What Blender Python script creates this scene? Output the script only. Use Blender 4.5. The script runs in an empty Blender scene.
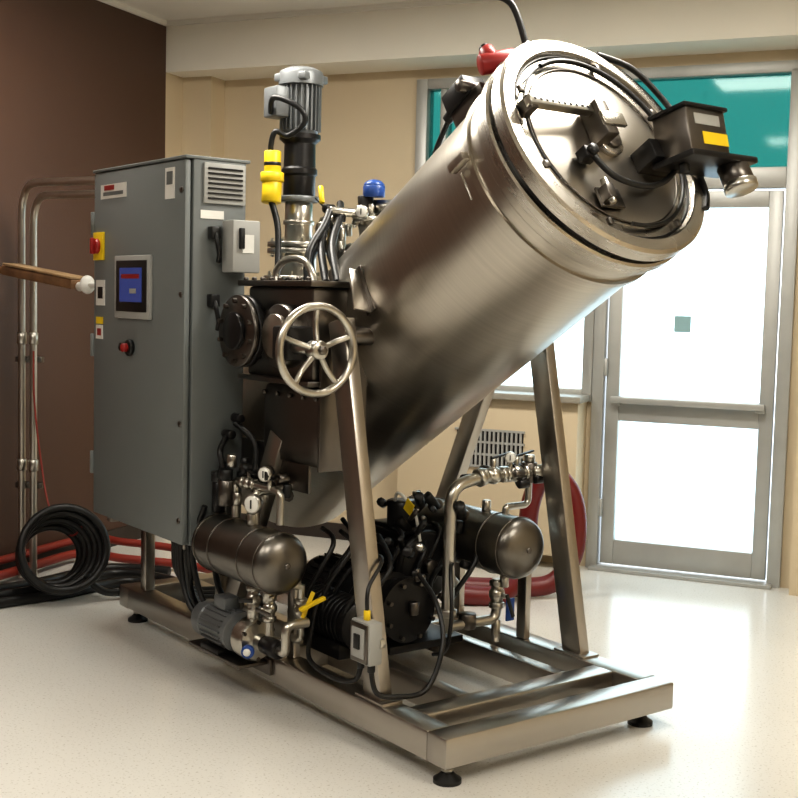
import bpy,bmesh,math,random
from mathutils import Vector,Matrix
random.seed(4)
rad=math.radians
V=Vector
SC=bpy.context.scene
COL=SC.collection
try:
    SC.view_settings.view_transform='Standard'
    SC.view_settings.look='Medium High Contrast'
except Exception as e: print(e)

# ------------------------------------------------------------ materials
def newmat(name):
    m=bpy.data.materials.new(name); m.use_nodes=True
    return m,m.node_tree.nodes,m.node_tree.links,m.node_tree.nodes['Principled BSDF']
def pmat(name,col,rough=.5,metal=0,var=.06,scale=8,bump=0,bscale=60,emit=None,estr=0,coat=0):
    m,n,l,b=newmat(name)
    b.inputs['Roughness'].default_value=rough; b.inputs['Metallic'].default_value=metal
    if coat: b.inputs['Coat Weight'].default_value=coat
    tc=n.new('ShaderNodeTexCoord'); nz=n.new('ShaderNodeTexNoise'); nz.inputs['Scale'].default_value=scale
    nz.inputs['Detail'].default_value=4
    l.new(tc.outputs['Object'],nz.inputs['Vector'])
    r=n.new('ShaderNodeValToRGB'); r.color_ramp.elements[0].position=.3; r.color_ramp.elements[1].position=.7
    r.color_ramp.elements[0].color=[c*(1-var) for c in col]+[1]
    r.color_ramp.elements[1].color=[min(1,c*(1+var)) for c in col]+[1]
    l.new(nz.outputs['Fac'],r.inputs['Fac']); l.new(r.outputs['Color'],b.inputs['Base Color'])
    if bump:
        n2=n.new('ShaderNodeTexNoise'); n2.inputs['Scale'].default_value=bscale; l.new(tc.outputs['Object'],n2.inputs['Vector'])
        bp=n.new('ShaderNodeBump'); bp.inputs['Strength'].default_value=bump; bp.inputs['Distance'].default_value=.01
        l.new(n2.outputs['Fac'],bp.inputs['Height']); l.new(bp.outputs['Normal'],b.inputs['Normal'])
    if emit:
        b.inputs['Emission Color'].default_value=list(emit)+[1]; b.inputs['Emission Strength'].default_value=estr
    return m
def brushed(name,col,rough=.28,sc=(3,3,260),var=.12,aniso=0,rv=(.9,1.12)):
    m,n,l,b=newmat(name)
    b.inputs['Metallic'].default_value=1
    tc=n.new('ShaderNodeTexCoord'); mp=n.new('ShaderNodeMapping'); mp.inputs['Scale'].default_value=sc
    nz=n.new('ShaderNodeTexNoise'); nz.inputs['Scale'].default_value=1; nz.inputs['Detail'].default_value=5
    l.new(tc.outputs['Object'],mp.inputs['Vector']); l.new(mp.outputs['Vector'],nz.inputs['Vector'])
    r=n.new('ShaderNodeValToRGB'); r.color_ramp.elements[0].position=.25; r.color_ramp.elements[1].position=.75
    r.color_ramp.elements[0].color=[c*(1-var) for c in col]+[1]
    r.color_ramp.elements[1].color=[min(1,c*(1+var)) for c in col]+[1]
    l.new(nz.outputs['Fac'],r.inputs['Fac']); l.new(r.outputs['Color'],b.inputs['Base Color'])
    mr=n.new('ShaderNodeMapRange'); mr.inputs['To Min'].default_value=rough*rv[0]; mr.inputs['To Max'].default_value=rough*rv[1]
    l.new(nz.outputs['Fac'],mr.inputs['Value']); l.new(mr.outputs['Result'],b.inputs['Roughness'])
    if aniso:
        b.inputs['Anisotropic'].default_value=aniso
        t=n.new('ShaderNodeTangent'); t.direction_type='RADIAL'; t.axis='Z'; l.new(t.outputs['Tangent'],b.inputs['Tangent'])
    return m
STEEL=brushed('brushed_steel',(.50,.465,.41),.30,(2,2,150),.07,0)
LIDM=brushed('lid_rim_steel',(.52,.49,.44),.27,(6,6,40),.04,.5)
LIDF=brushed('lid_face_steel',(.42,.39,.345),.30,(6,6,40),.04,.6)
TUBE=brushed('tube_steel',(.46,.43,.39),.30,(4,4,4),.04)
PIPE=pmat('pipe_steel',(.54,.52,.47),.28,1)
DSTEEL=brushed('dark_steel',(.17,.155,.14),.33,(5,5,5),.10)
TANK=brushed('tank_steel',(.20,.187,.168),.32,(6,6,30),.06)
BLACK=pmat('black_rubber',(.010,.010,.010),.4)
BLACKM=pmat('black_iron',(.018,.017,.017),.35,.4)
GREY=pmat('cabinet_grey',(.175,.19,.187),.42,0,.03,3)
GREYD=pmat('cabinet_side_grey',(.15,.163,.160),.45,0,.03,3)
GREYL=pmat('light_grey',(.38,.38,.36),.45)
MOTOR=pmat('motor_grey',(.18,.19,.195),.4,.3)
WHITE=pmat('white_plastic',(.78,.77,.72),.4)
RED=pmat('red_paint',(.32,.02,.018),.4)
REDH=pmat('red_hose_rubber',(.13,.010,.009),.4)
ORH=pmat('red_floor_hose_rubber',(.24,.03,.018),.5)
YEL=pmat('yellow_plastic',(.88,.62,.02),.4)
BLUE=pmat('blue_plastic',(.02,.07,.28),.35)
WOOD=pmat('wood',(.22,.12,.06),.5,0,.3,14)
ALU=pmat('aluminium_frame',(.44,.44,.42),.4,.4,.04)
SCREEN=pmat('screen',(.02,.03,.12),.2,emit=(.06,.10,.36),estr=.3)
BROWN=pmat('brown_wall_paint',(.085,.045,.030),.5,0,.05,1.5,.05,90)
BEIGE=pmat('beige_wall_paint',(.60,.50,.35),.6,0,.03,1.5,.05,90)
CREAM=pmat('cream_paint',(.84,.80,.71),.6,0,.02,1.5)
CEIL=pmat('ceiling_paint',(.76,.73,.67),.7,0,.03,2,.05,120)
BASEB=pmat('baseboard_vinyl',(.04,.03,.025),.5)
SNOW=pmat('outside_concrete',(.80,.84,.88),.8)
def floormat():
    m,n,l,b=newmat('speckled_vinyl')
    tc=n.new('ShaderNodeTexCoord')
    nz=n.new('ShaderNodeTexNoise'); nz.inputs['Scale'].default_value=110; nz.inputs['Detail'].default_value=2
    l.new(tc.outputs['Object'],nz.inputs['Vector'])
    r=n.new('ShaderNodeValToRGB'); e=r.color_ramp.elements
    e[0].position=.30; e[0].color=(.50,.475,.42,1); e[1].position=.40; e[1].color=(.71,.695,.655,1)
    l.new(nz.outputs['Fac'],r.inputs['Fac'])
    n2=n.new('ShaderNodeTexNoise'); n2.inputs['Scale'].default_value=1.1; n2.inputs['Detail'].default_value=5; l.new(tc.outputs['Object'],n2.inputs['Vector'])
    mx=n.new('ShaderNodeMix'); mx.data_type='RGBA'; mx.blend_type='MULTIPLY'; mx.inputs[0].default_value=.3
    r2=n.new('ShaderNodeValToRGB'); r2.color_ramp.elements[0].position=.3; r2.color_ramp.elements[0].color=(.84,.83,.80,1); r2.color_ramp.elements[1].color=(1,1,1,1)
    l.new(n2.outputs['Fac'],r2.inputs['Fac']); l.new(r.outputs['Color'],mx.inputs[6]); l.new(r2.outputs['Color'],mx.inputs[7])
    l.new(mx.outputs[2],b.inputs['Base Color'])
    mr=n.new('ShaderNodeMapRange'); mr.inputs['To Min'].default_value=.14; mr.inputs['To Max'].default_value=.26
    l.new(n2.outputs['Fac'],mr.inputs['Value']); l.new(mr.outputs['Result'],b.inputs['Roughness'])
    return m
FLOOR=floormat()
def glass(name,tint,g_=.04):
    m,n,l,b=newmat(name); n.remove(b)
    out=n['Material Output']; t=n.new('ShaderNodeBsdfTransparent'); t.inputs['Color'].default_value=list(tint)+[1]
    g=n.new('ShaderNodeBsdfGlossy'); g.inputs['Roughness'].default_value=.05
    mx=n.new('ShaderNodeMixShader'); mx.inputs[0].default_value=g_
    l.new(t.outputs[0],mx.inputs[1]); l.new(g.outputs[0],mx.inputs[2]); l.new(mx.outputs[0],out.inputs['Surface'])
    return m
GLASS=glass('clear_glass',(.90,.97,.98)); TEAL=glass('teal_tinted_glass',(.11,.30,.275),.02)

# ------------------------------------------------------------ geometry helpers
def root(name,M=Matrix(),parent=None):
    e=bpy.data.objects.new(name,None); COL.objects.link(e); e.empty_display_size=.1
    if parent: e.parent=parent
    else: e.matrix_world=M
    return e
def fin(name,bm,mat,parent,M=None,ang=35):
    bmesh.ops.recalc_face_normals(bm,faces=bm.faces)
    me=bpy.data.meshes.new(name); 
    for f in bm.faces: f.smooth=True
    bm.to_mesh(me); bm.free()
    try: me.set_sharp_from_angle(angle=rad(ang))
    except Exception: pass
    o=bpy.data.objects.new(name,me); COL.objects.link(o)
    if mat: me.materials.append(mat)
    if parent: o.parent=parent
    if M is not None: o.matrix_local=M
    return o
def zto(d,up=None):
    d=V(d).normalized()
    return d.to_track_quat('Z','Y').to_matrix()
def box(parent,name,c,s,mat,R=None,bev=.004):
    bm=bmesh.new(); bmesh.ops.create_cube(bm,size=1)
    for v in bm.verts: v.co=V((v.co.x*s[0],v.co.y*s[1],v.co.z*s[2]))
    if bev: bmesh.ops.bevel(bm,geom=list(bm.edges),offset=min(bev,min(s)*.3),segments=2,affect='EDGES',profile=.5)
    M=Matrix.Translation(V(c))
    if R is not None: M=M@R.to_4x4()
    return fin(name,bm,mat,parent,M)
def beam(parent,name,p0,p1,w,h,mat,side=(0,1,0),bev=.006):
    """box section from p0 to p1; w measured along 'side', h the other way"""
    p0=V(p0);p1=V(p1); z=(p1-p0); L=z.length; z.normalize()
    x=V(side); x=(x-z*x.dot(z)).normalized(); y=z.cross(x)
    R=Matrix((x,y,z)).transposed()
    return box(parent,name,(p0+p1)/2,(w,h,L),mat,R,bev)
def lathe(parent,name,o,axis,prof,mat,seg=48,ang=35):
    """prof list of (s,r) along axis from o"""
    bm=bmesh.new(); rings=[]
    for s,r in prof:
        if r<1e-5: rings.append([bm.verts.new((0,0,s))])
        else: rings.append([bm.verts.new((r*math.cos(2*math.pi*i/seg),r*math.sin(2*math.pi*i/seg),s)) for i in range(seg)])
    for a,b in zip(rings,rings[1:]):
        for i in range(seg):
            j=(i+1)%seg
            if len(a)==1 and len(b)==1: continue
            if len(a)==1: bm.faces.new((a[0],b[i],b[j]))
            elif len(b)==1: bm.faces.new((a[i],a[j],b[0]))
            else: bm.faces.new((a[i],a[j],b[j],b[i]))
    for rr in (rings[0],rings[-1]):
        if len(rr)>1: bm.faces.new(rr)
    M=Matrix.Translation(V(o))@zto(axis).to_4x4()
    return fin(name,bm,mat,parent,M,ang)
def cyl(parent,name,p0,p1,r,mat,seg=24,r2=None,bev=.003):
    p0=V(p0);p1=V(p1);L=(p1-p0).length; r2=r if r2 is None else r2; b=min(bev,L*.3,r*.3)
    return lathe(parent,name,p0,p1-p0,[(0,r-b),(b,r),(L-b,r2),(L,r2-b)],mat,seg,50)
def sph(parent,name,c,r,mat,sc=(1,1,1)):
    bm=bmesh.new(); bmesh.ops.create_uvsphere(bm,u_segments=20,v_segments=12,radius=r)
    for v in bm.verts: v.co=V((v.co.x*sc[0],v.co.y*sc[1],v.co.z*sc[2]))
    return fin(name,bm,mat,parent,Matrix.Translation(V(c)),80)
def catmull(P,n=8,closed=False):
    P=[V(p) for p in P]; out=[]; N=len(P)
    rng=range(N) if closed else range(N-1)
    for i in rng:
        if closed: a,b,c,d=P[i-1],P[i],P[(i+1)%N],P[(i+2)%N]
        else: a,b,c,d=P[max(i-1,0)],P[i],P[i+1],P[min(i+2,N-1)]
        for k in range(n):
            t=k/n
            out.append(.5*((2*b)+(c-a)*t+(2*a-5*b+4*c-d)*t*t+(3*b-a-3*c+d)*t**3))
    if not closed: out.append(P[-1])
    return out
def tube(parent,name,pts,r,mat,seg=10,smooth=True,closed=False,n=8):
    P=catmull(pts,n,closed) if smooth else [V(p) for p in pts]
    bm=bmesh.new(); rings=[]; N=len(P); nrm=None
    for i,p in enumerate(P):
        if closed: t=(P[(i+1)%N]-P[i-1]).normalized()
        else: t=(P[min(i+1,N-1)]-P[max(i-1,0)]).normalized()
        if nrm is None:
            nrm=t.orthogonal().normalized()
        else:
            nrm=(nrm-t*nrm.dot(t)).normalized()
        b=t.cross(nrm)
        rings.append([bm.verts.new(p+nrm*r*math.cos(2*math.pi*k/seg)+b*r*math.sin(2*math.pi*k/seg)) for k in range(seg)])
    prs=list(zip(rings,rings[1:]))
    if closed: prs.append((rings[-1],rings[0]))
    for a,b in prs:
        off=0
        if closed and a is rings[-1]:
            best=min(range(seg),key=lambda o:(b[o].co-a[0].co).length); off=best
        for k in range(seg):
            j=(k+1)%seg
            bm.faces.new((a[k],a[j],b[(j+off)%seg],b[(k+off)%seg]))
    if not closed:
        bm.faces.new(rings[0]); bm.faces.new(rings[-1])
    return fin(name,bm,mat,parent,None,60)
def pipe(parent,name,pts,r,mat,bend=.05,seg=12):
    """straight runs with rounded elbows"""
    P=[V(p) for p in pts]; out=[P[0]]
    for a,b,c in zip(P,P[1:],P[2:]):
        d1=(a-b);d2=(c-b); k=min(bend,d1.length*.45,d2.length*.45); d1.normalize();d2.normalize()
        A=b+d1*k;C=b+d2*k
        for i in range(7):
            t=i/6; out.append(A*(1-t)**2+b*2*t*(1-t)+C*t*t)
    out.append(P[-1])
    return tube(parent,name,out,r,mat,seg,False)
def torus(parent,name,c,axis,R,r,mat,seg=48,k=10):
    bm=bmesh.new(); rings=[]
    for i in range(seg):
        a=2*math.pi*i/seg
        rings.append([bm.verts.new(((R+r*math.cos(2*math.pi*j/k))*math.cos(a),(R+r*math.cos(2*math.pi*j/k))*math.sin(a),r*math.sin(2*math.pi*j/k))) for j in range(k)])
    for i in range(seg):
        A=rings[i];B=rings[(i+1)%seg]
        for j in range(k): bm.faces.new((A[j],B[j],B[(j+1)%k],A[(j+1)%k]))
    return fin(name,bm,mat,parent,Matrix.Translation(V(c))@zto(axis).to_4x4(),80)
def bolts(parent,name,c,axis,R,n,r,h,mat,both=False):
    bm=bmesh.new()
    for i in range(n):
        a=2*math.pi*(i+.5)/n
        g=bmesh.ops.create_cone(bm,cap_ends=True,segments=6,radius1=r,radius2=r,depth=h)
        for v in g['verts']: v.co+=V((R*math.cos(a),R*math.sin(a),h/2*(0 if both else 1)))
    return fin(name,bm,mat,parent,Matrix.Translation(V(c))@zto(axis).to_4x4(),30)
def boxes(name,L,mat,M,parent=None):
    bm=bmesh.new()
    for a,b in L:
        g=bmesh.ops.create_cube(bm,size=1)
        for v in g['verts']:
            v.co=V([(a[i]+b[i])/2+v.co[i]*(b[i]-a[i]) for i in range(3)])
    o=fin(name,bm,mat,parent); 
    if parent is None: o.matrix_world=M
    return o
def flange(parent,name,c,axis,r,t,mat,n=8,br=.009):
    a=V(axis).normalized(); c=V(c)
    cyl(parent,name,c,c+a*t,r,mat,40)
    bolts(parent,name+'_bolts',c+a*t/2,a,r*.84,n,br,t*2.4,mat,True)
def gauge(parent,name,c,axis,r):
    a=V(axis).normalized(); c=V(c)
    cyl(parent,name+'_case',c,c+a*.025,r,PIPE)
    cyl(parent,name+'_dial',c+a*.022,c+a*.027,r*.85,WHITE)
    box(parent,name+'_needle',c+a*.029,(r*.12,r*.12,r*.9),BLACK,None,0)
def valve(parent,name,c,axis,r,hmat,hand=(0,0,1),L=.09,lever=(1,0,0)):
    a=V(axis).normalized(); c=V(c); h=V(hand).normalized(); lv=V(lever).normalized()
    cyl(parent,name+'_body',c-a*L/2,c+a*L/2,r,PIPE,8)
    cyl(parent,name+'_nut_a',c-a*L*.62,c-a*L*.36,r*1.3,PIPE,6)
    cyl(parent,name+'_nut_b',c+a*L*.36,c+a*L*.62,r*1.3,PIPE,6)
    sph(parent,name+'_ball',c,r*1.35,PIPE)
    cyl(parent,name+'_stem',c,c+h*r*2.6,r*.4,PIPE,10)
    beam(parent,name+'_lever',c+h*r*2.6-lv*.01,c+h*r*2.6+lv*.09,.016,.006,hmat,h.cross(lv),.002)

MACH=Matrix.Translation((.179,3.78,0))@Matrix.Rotation(rad(-53),4,'Z')
ROOM=Matrix.Rotation(rad(-23),4,'Z')

# ------------------------------------------------------------ room shell (room local: x=r, y=d)
WL=-4.348; CH=3.165; SB=2.86; DW=6.8; DS=6.45; WR=2.2; DB=-3.0
boxes('floor',[((WL-.1,DB-.1,-.1),(WR+.1,DW+.12,0))],FLOOR,ROOM)
boxes('ceiling',[((WL-.1,DB-.1,CH),(WR+.1,DW+.15,CH+.1))],CEIL,ROOM)
boxes('wall_left',[((WL-.1,DB,0),(WL,DS,CH))],BROWN,ROOM)
boxes('wall_back',[((WL-.1,DS,0),(WL,DW+.12,SB)),((WL,DW,0),(-2.81,DW+.12,SB)),((WL,DW-.16,0),(-4.14,DW,SB)),
   ((-2.81,DW,0),(-1.69,DW+.12,.95)),((-2.81,DW,2.79),(-.62,DW+.12,SB)),((-.62,DW,0),(WR,DW+.12,SB))],BEIGE,ROOM)
boxes('wall_soffit',[((WL-.1,DS,SB),(WR,DW+.12,CH))],CREAM,ROOM)
boxes('wall_right',[((WR,DB,0),(WR+.1,DW+.12,CH))],BEIGE,ROOM)
boxes('wall_front',[((WL-.1,DB-.1,0),(WR+.1,DB,CH))],BROWN,ROOM)
boxes('trim_1',[((-.56,DW-.16,0),(-.30,DW,SB))],BEIGE,ROOM)
boxes('trim_2',[((WL,DB,CH-.03),(WL+.02,DS,CH)),((WL,DS-.02,CH-.03),(WR,DS,CH))],CEIL,ROOM)
boxes('baseboard_left',[((WL,DB,0),(WL+.012,DS,.1))],BASEB,ROOM)
boxes('baseboard_back',[((-4.14,DW-.012,0),(-2.81,DW,.1)),((-.3,DW-.012,0),(WR,DW,.1))],BASEB,ROOM)
boxes('ground',[((-14,DW+.13,-.14),(14,DW+16,-.04))],SNOW,ROOM)

# door
dr=root('door_1',ROOM)
def fr(par,nm,a,b,m=ALU,bev=.004):
    box(par,nm,[(a[i]+b[i])/2 for i in range(3)],[b[i]-a[i] for i in range(3)],m,None,bev)
y0,y1=DW-.03,DW+.08
fr(dr,'jamb_left',(-1.69,y0,0),(-1.625,y1,2.76)); fr(dr,'jamb_right',(-.69,y0,0),(-.62,y1,2.76))
fr(dr,'head',(-1.625,y0,2.14),(-.69,y1,2.25)); fr(dr,'transom_top',(-1.69,y0,2.74),(-.62,y1,2.80))
fr(dr,'threshold',(-1.66,y0-.06,0),(-.66,y1,.02))
a0,a1=DW,DW+.045
L,R_=-1.615,-.70
fr(dr,'stile_left',(L,a0,.03),(L+.075,a1,2.13)); fr(dr,'stile_right',(R_-.075,a0,.03),(R_,a1,2.13))
fr(dr,'rail_top',(L+.075,a0,2.04),(R_-.075,a1,2.13)); fr(dr,'rail_bottom',(L+.075,a0,.03),(R_-.075,a1,.17))
fr(dr,'rail_mid',(L+.075,a0,.85),(R_-.075,a1,.99))
fr(dr,'push_bar',(L+.04,a0-.07,.955),(R_-.04,a0-.04,.99)); fr(dr,'push_bar_arm_a',(L+.04,a0-.05,.94),(L+.09,a0,.98)); fr(dr,'push_bar_arm_b',(R_-.09,a0-.05,.94),(R_-.04,a0,.98))
fr(dr,'glass_upper',(L+.07,a0+.02,.98),(R_-.07,a0+.026,2.05),GLASS,0)
fr(dr,'glass_lower',(L+.07,a0+.02,.16),(R_-.07,a0+.026,.86),GLASS,0)
fr(dr,'glass_transom',(-1.63,a0+.02,2.24),(-.68,a0+.026,2.75),TEAL,0)
fr(dr,'sticker',(-1.25,a0+.012,1.36),(-1.16,a0+.019,1.45),pmat('sticker_grey',(.28,.44,.47),.5),0)
for i,z in enumerate((.3,1.1,1.9)): cyl(dr,'hinge_%d'%i,(L-.004,a0-.012,z),(L-.004,a0-.012,z+.1),.012,ALU)
# window
wn=root('window_1',ROOM)
fr(wn,'frame_left',(-2.81,y0,.95),(-2.74,y1,2.8)); fr(wn,'frame_right',(-1.75,y0,.95),(-1.692,y1,2.8))
fr(wn,'frame_top',(-2.74,y0,2.74),(-1.75,y1,2.8)); fr(wn,'frame_bottom',(-2.74,y0,.95),(-1.75,y1,1.02))
fr(wn,'transom_bar',(-2.74,y0,2.17),(-1.75,y1,2.24)); fr(wn,'mullion',(-2.66,y0+.01,1.02),(-2.62,y1,2.74))
fr(wn,'glass_main',(-2.75,a0+.02,1.0),(-1.74,a0+.026,2.19),GLASS,0)
fr(wn,'glass_top',(-2.75,a0+.02,2.22),(-1.74,a0+.026,2.75),TEAL,0)
fr(wn,'sill',(-2.84,DW-.26,.955),(-1.695,DW-.03,.99),pmat('sill_stone',(.30,.28,.24),.4))
# convector below sill
cv=root('wall_convector',ROOM)
fr(cv,'casing',(-2.80,DW-.2,.08),(-1.72,DW-.001,.953),BEIGE)
fr(cv,'grille_back',(-2.43,DW-.204,.56),(-2.03,DW-.199,.77),BLACKM,0)
for i in range(15):
    x=-2.42+i*.0265; fr(cv,'slat_%d'%i,(x,DW-.216,.56),(x+.012,DW-.204,.77),GREYL,0)
for z in (.56,.63,.70,.77): fr(cv,'bar_%d'%int(z*100),(-2.44,DW-.218,z-.006),(-2.02,DW-.203,z+.006),GREYL,0)

# ceiling lamps
for i,(r,d) in enumerate([(-3.0,4.4),(-.9,4.4),(-3.0,1.2),(-.9,1.2),(1.2,2.6)]):
    q=root('ceiling_light' if i==0 else 'ceiling_light.%03d'%i,ROOM)
    fr(q,'frame',(r-.63,d-.33,CH-.03),(r+.63,d+.33,CH-.001),WHITE)
    fr(q,'diffuser',(r-.58,d-.28,CH-.036),(r+.58,d+.28,CH-.03),pmat('diffuser_%d'%i,(.9,.88,.8),.5,emit=(1,.95,.87),estr=3),0)
    ld=bpy.data.lights.new('lamp','AREA'); ld.shape='RECTANGLE'; ld.size=1.1; ld.size_y=.5
    ld.energy=[50,50,32,36,42][i]; ld.color=(1,.95,.86)
    lo=bpy.data.objects.new('lamp_%d'%i,ld); COL.objects.link(lo); lo.parent=q; lo.matrix_local=Matrix.Translation((r,d,CH-.05))

# ------------------------------------------------------------ vessel
mv=root('tilting_pressure_vessel',MACH)
T=rad(32); A=V((math.cos(T),0,math.sin(T))); U=V((-math.sin(T),0,math.cos(T))); S=V((0,1,0))
LC=V((.147,.46,2.007))
def lp(p,q,n): return LC+S*p+U*q+A*n
def arc_head(s0,r0,dep,n=8): return [(s0+dep*math.sin(math.pi/2*i/n),r0*math.cos(math.pi/2*i/n)) for i in range(n+1)]
RB=.386
body=[(.19,.36),(.19,RB),(2.22,RB)]+arc_head(2.22,RB,.13)[1:]
body[-1]=(body[-1][0],0)
lathe(mv,'vessel_shell',LC,-A,body,STEEL,128,30)
# collar behind the lid
lathe(mv,'collar',LC,-A,[(.10,.34),(.10,.400),(.106,.406),(.130,.406),(.136,.400),(.136,.390),(.19,.390),(.192,.400),(.212,.400),(.216,.390),(.22,.36)],STEEL,128,25)
lathe(mv,'body_flange',LC,-A,[(.060,.34),(.060,.408),(.066,.416),(.098,.416),(.104,.408),(.104,.34)],LIDM,128,25)
lathe(mv,'seal',LC,-A,[(.036,.35),(.036,.394),(.062,.394),(.062,.35)],BLACK,96)
# lid
lathe(mv,'lid_rim',LC,-A,[(.006,.35),(-.014,.362),(-.016,.366),(-.016,.404),(-.008,.415),(.034,.415),(.04,.408),(.04,.352)],LIDM,128,20)
lathe(mv,'lid_face',LC,-A,[(-.010,.0),(-.009,.09),(-.004,.2),(.004,.30),(.010,.345),(.012,.356),(.03,.356),(.03,0)],LIDF,128,25)
torus(mv,'lid_groove_ring',lp(0,0,-.004),A,.352,.006,BLACKM,128)
torus(mv,'lid_inner_ring',lp(0,0,.000),A,.30,.003,DSTEEL,128)
cyl(mv,'lid_hub',lp(0,0,0),lp(0,0,.03),.055,LIDM,40)
cyl(mv,'lid_hub_cap',lp(0,0,.03),lp(0,0,.045),.035,DSTEEL,40)
RL=Matrix((S,U,A)).transposed()
# lid bar
box(mv,'lid_bar',lp(-.17,.085,.055),(.34,.032,.03),PIPE,RL,.004)
for i in range(12): cyl(mv,'bar_hole_%d'%i,lp(-.32+i*.025,.085,.0695),lp(-.32+i*.025,.085,.072),.005,BLACK,10)
box(mv,'bar_post',lp(-.32,.085,.03),(.03,.05,.06),DSTEEL,RL)
box(mv,'lid_bracket',lp(-.05,.04,.05),(.05,.13,.08),DSTEEL,RL)
box(mv,'lid_bracket_top',lp(-.03,.03,.09),(.10,.05,.015),LIDM,RL)
box(mv,'lid_clamp',lp(-.15,-.08,.035),(.05,.04,.045),BLACKM,RL)
cyl(mv,'lid_clamp_knob',lp(-.15,-.08,.055),lp(-.15,-.08,.075),.018,BLACK)
box(mv,'lid_latch',lp(-.13,-.22,.03),(.035,.05,.05),DSTEEL,RL)
cyl(mv,'lid_latch_pin',lp(-.13,-.26,.04),lp(-.13,-.17,.04),.012,PIPE)
box(mv,'lid_latch_plate',lp(-.10,-.22,.012),(.10,.07,.012),DSTEEL,RL)
# cables on lid, plus a black tube for the groove line
ar=[lp(.325*math.sin(a),.325*math.cos(a),.012) for a in [rad(x) for x in range(-30,80,10)]]
tube(mv,'lid_cable_outer',ar,.009,BLACK)
ar=[lp(.325*math.sin(a),.325*math.cos(a),.010) for a in [rad(x) for x in range(-120,-20,10)]]
tube(mv,'lid_groove_line',ar,.004,BLACK)  # no cable: black tube added as the dark line of the groove inside the rim
ar=[lp(.315*math.sin(a),.315*math.cos(a),.014) for a in [rad(x) for x in range(105,195,12)]]
tube(mv,'lid_cable_lower',ar,.007,BLACK)
tube(mv,'lid_cable_loop',[lp(-.15,-.08,.05),lp(-.09,-.16,.05),lp(.03,-.19,.05),lp(.13,-.17,.06),lp(.2,-.12,.08),lp(.24,-.08,.09)],.010,BLACK)
tube(mv,'rim_cable',[lp(.15,.385,.01),lp(.27,.33,.03),lp(.36,.22,.03),lp(.385,.10,.04),lp(.36,0,.07)],.011,BLACK)
tube(mv,'rim_cable_b',[lp(.32,-.03,.05),lp(.37,-.10,.03),lp(.375,-.17,.02),lp(.34,-.23,.02)],.011,BLACK)
for a in (20,62,150,205,250,300):
    a=rad(a); box(mv,'rim_clip_%d'%int(a*10),lp(.34*math.sin(a),.34*math.cos(a),.012),(.02,.025,.015),DSTEEL,RL)
# sensor/junction head on right side of lid
jb=Matrix.Rotation(rad(-14),3,'Y')
JC=lp(.235,-.095,.15)
def jp(x,y,z): return JC+jb@V((x,y,z))
box(mv,'sensor_arm',lp(.17,-.07,.05),(.16,.07,.10),BLACKM,RL)
box(mv,'sensor_box',jp(-.01,-.01,.035),(.14,.19,.15),DSTEEL,jb,.008)
box(mv,'sensor_box_lid',jp(-.01,-.01,.113),(.155,.21,.014),BLACKM,jb,.004)
box(mv,'sensor_label',jp(.0605,.02,.01),(.003,.12,.04),YEL,jb,0)
box(mv,'sensor_label_white',jp(.0605,-.01,.07),(.003,.12,.035),GREYL,jb,0)
box(mv,'sensor_base',jp(0,.03,-.05),(.17,.32,.022),BLACKM,jb,.006)
cyl(mv,'sensor_can',jp(.03,.12,-.055),jp(.05,.12,-.125),.050,DSTEEL,32)
cyl(mv,'sensor_can_cap',jp(.05,.12,-.12),jp(.055,.12,-.15),.054,PIPE,32)
cyl(mv,'sensor_gland',jp(-.0,-.08,-.04),jp(0,-.08,-.09),.016,BLACK)
# top fittings on collar (red valve, hoist cable)
box(mv,'collar_bracket',lp(-.02,.42,-.16),(.14,.06,.14),DSTEEL,RL)
cyl(mv,'relief_stem',lp(-.06,.40,-.2),lp(-.06,.52,-.22),.024,PIPE)
cyl(mv,'relief_valve_body',lp(-.12,.51,-.25),lp(-.01,.51,-.19),.036,RED,24)
cyl(mv,'relief_valve_head',lp(-.08,.51,-.22),lp(-.08,.57,-.235),.028,RED,24)
cyl(mv,'relief_cap',lp(-.08,.57,-.235),lp(-.08,.585,-.24),.02,BLACKM,24)
cyl(mv,'relief_fitting',lp(-.01,.505,-.19),lp(.10,.48,-.15),.026,BLACKM); sph(mv,'relief_elbow',lp(.10,.48,-.15),.030,BLACKM)
cyl(mv,'relief_tee',lp(.04,.40,-.15),lp(.04,.53,-.16),.018,DSTEEL); cyl(mv,'relief_nut',lp(.04,.52,-.16),lp(.04,.55,-.16),.026,PIPE,6)
box(mv,'position_switch',lp(-.08,.50,-.40),(.10,.08,.13),BLACKM,RL)
box(mv,'switch_bracket',lp(-.05,.43,-.37),(.14,.07,.18),DSTEEL,RL)
cyl(mv,'switch_roller',lp(-.16,.49,-.34),lp(.0,.49,-.34),.022,DSTEEL)
cyl(mv,'switch_gland',lp(-.08,.50,-.46),lp(-.08,.49,-.52),.02,BLACK)
tube(mv,'valve_hose',[lp(.10,.48,-.15),lp(.15,.46,-.10),lp(.12,.44,-.05),lp(.06,.41,-.02)],.014,BLACK)
tube(mv,'switch_cable',[lp(-.08,.49,-.50),lp(-.08,.45,-.6),lp(-.09,.385,-.7),lp(-.09,.38,-.85),lp(-.10,.385,-1.0)],.010,BLACK)
# fin on the shell
box(mv,'shell_fin',lp(-.405,-.0,-.90),(.07,.17,.010),TUBE,RL@Matrix.Rotation(rad(-12),3,'Z'),.002)
box(mv,'shell_fin_foot',lp(-.383,-.0,-.90),(.012,.18,.05),DSTEEL,RL,.002)
box(mv,'shell_latch',lp(-.41,.06,-.235),(.03,.03,.08),STEEL,RL)
cyl(mv,'latch_wire',lp(-.415,.02,-.235),lp(-.415,-.08,-.235),.004,PIPE,8)
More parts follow.
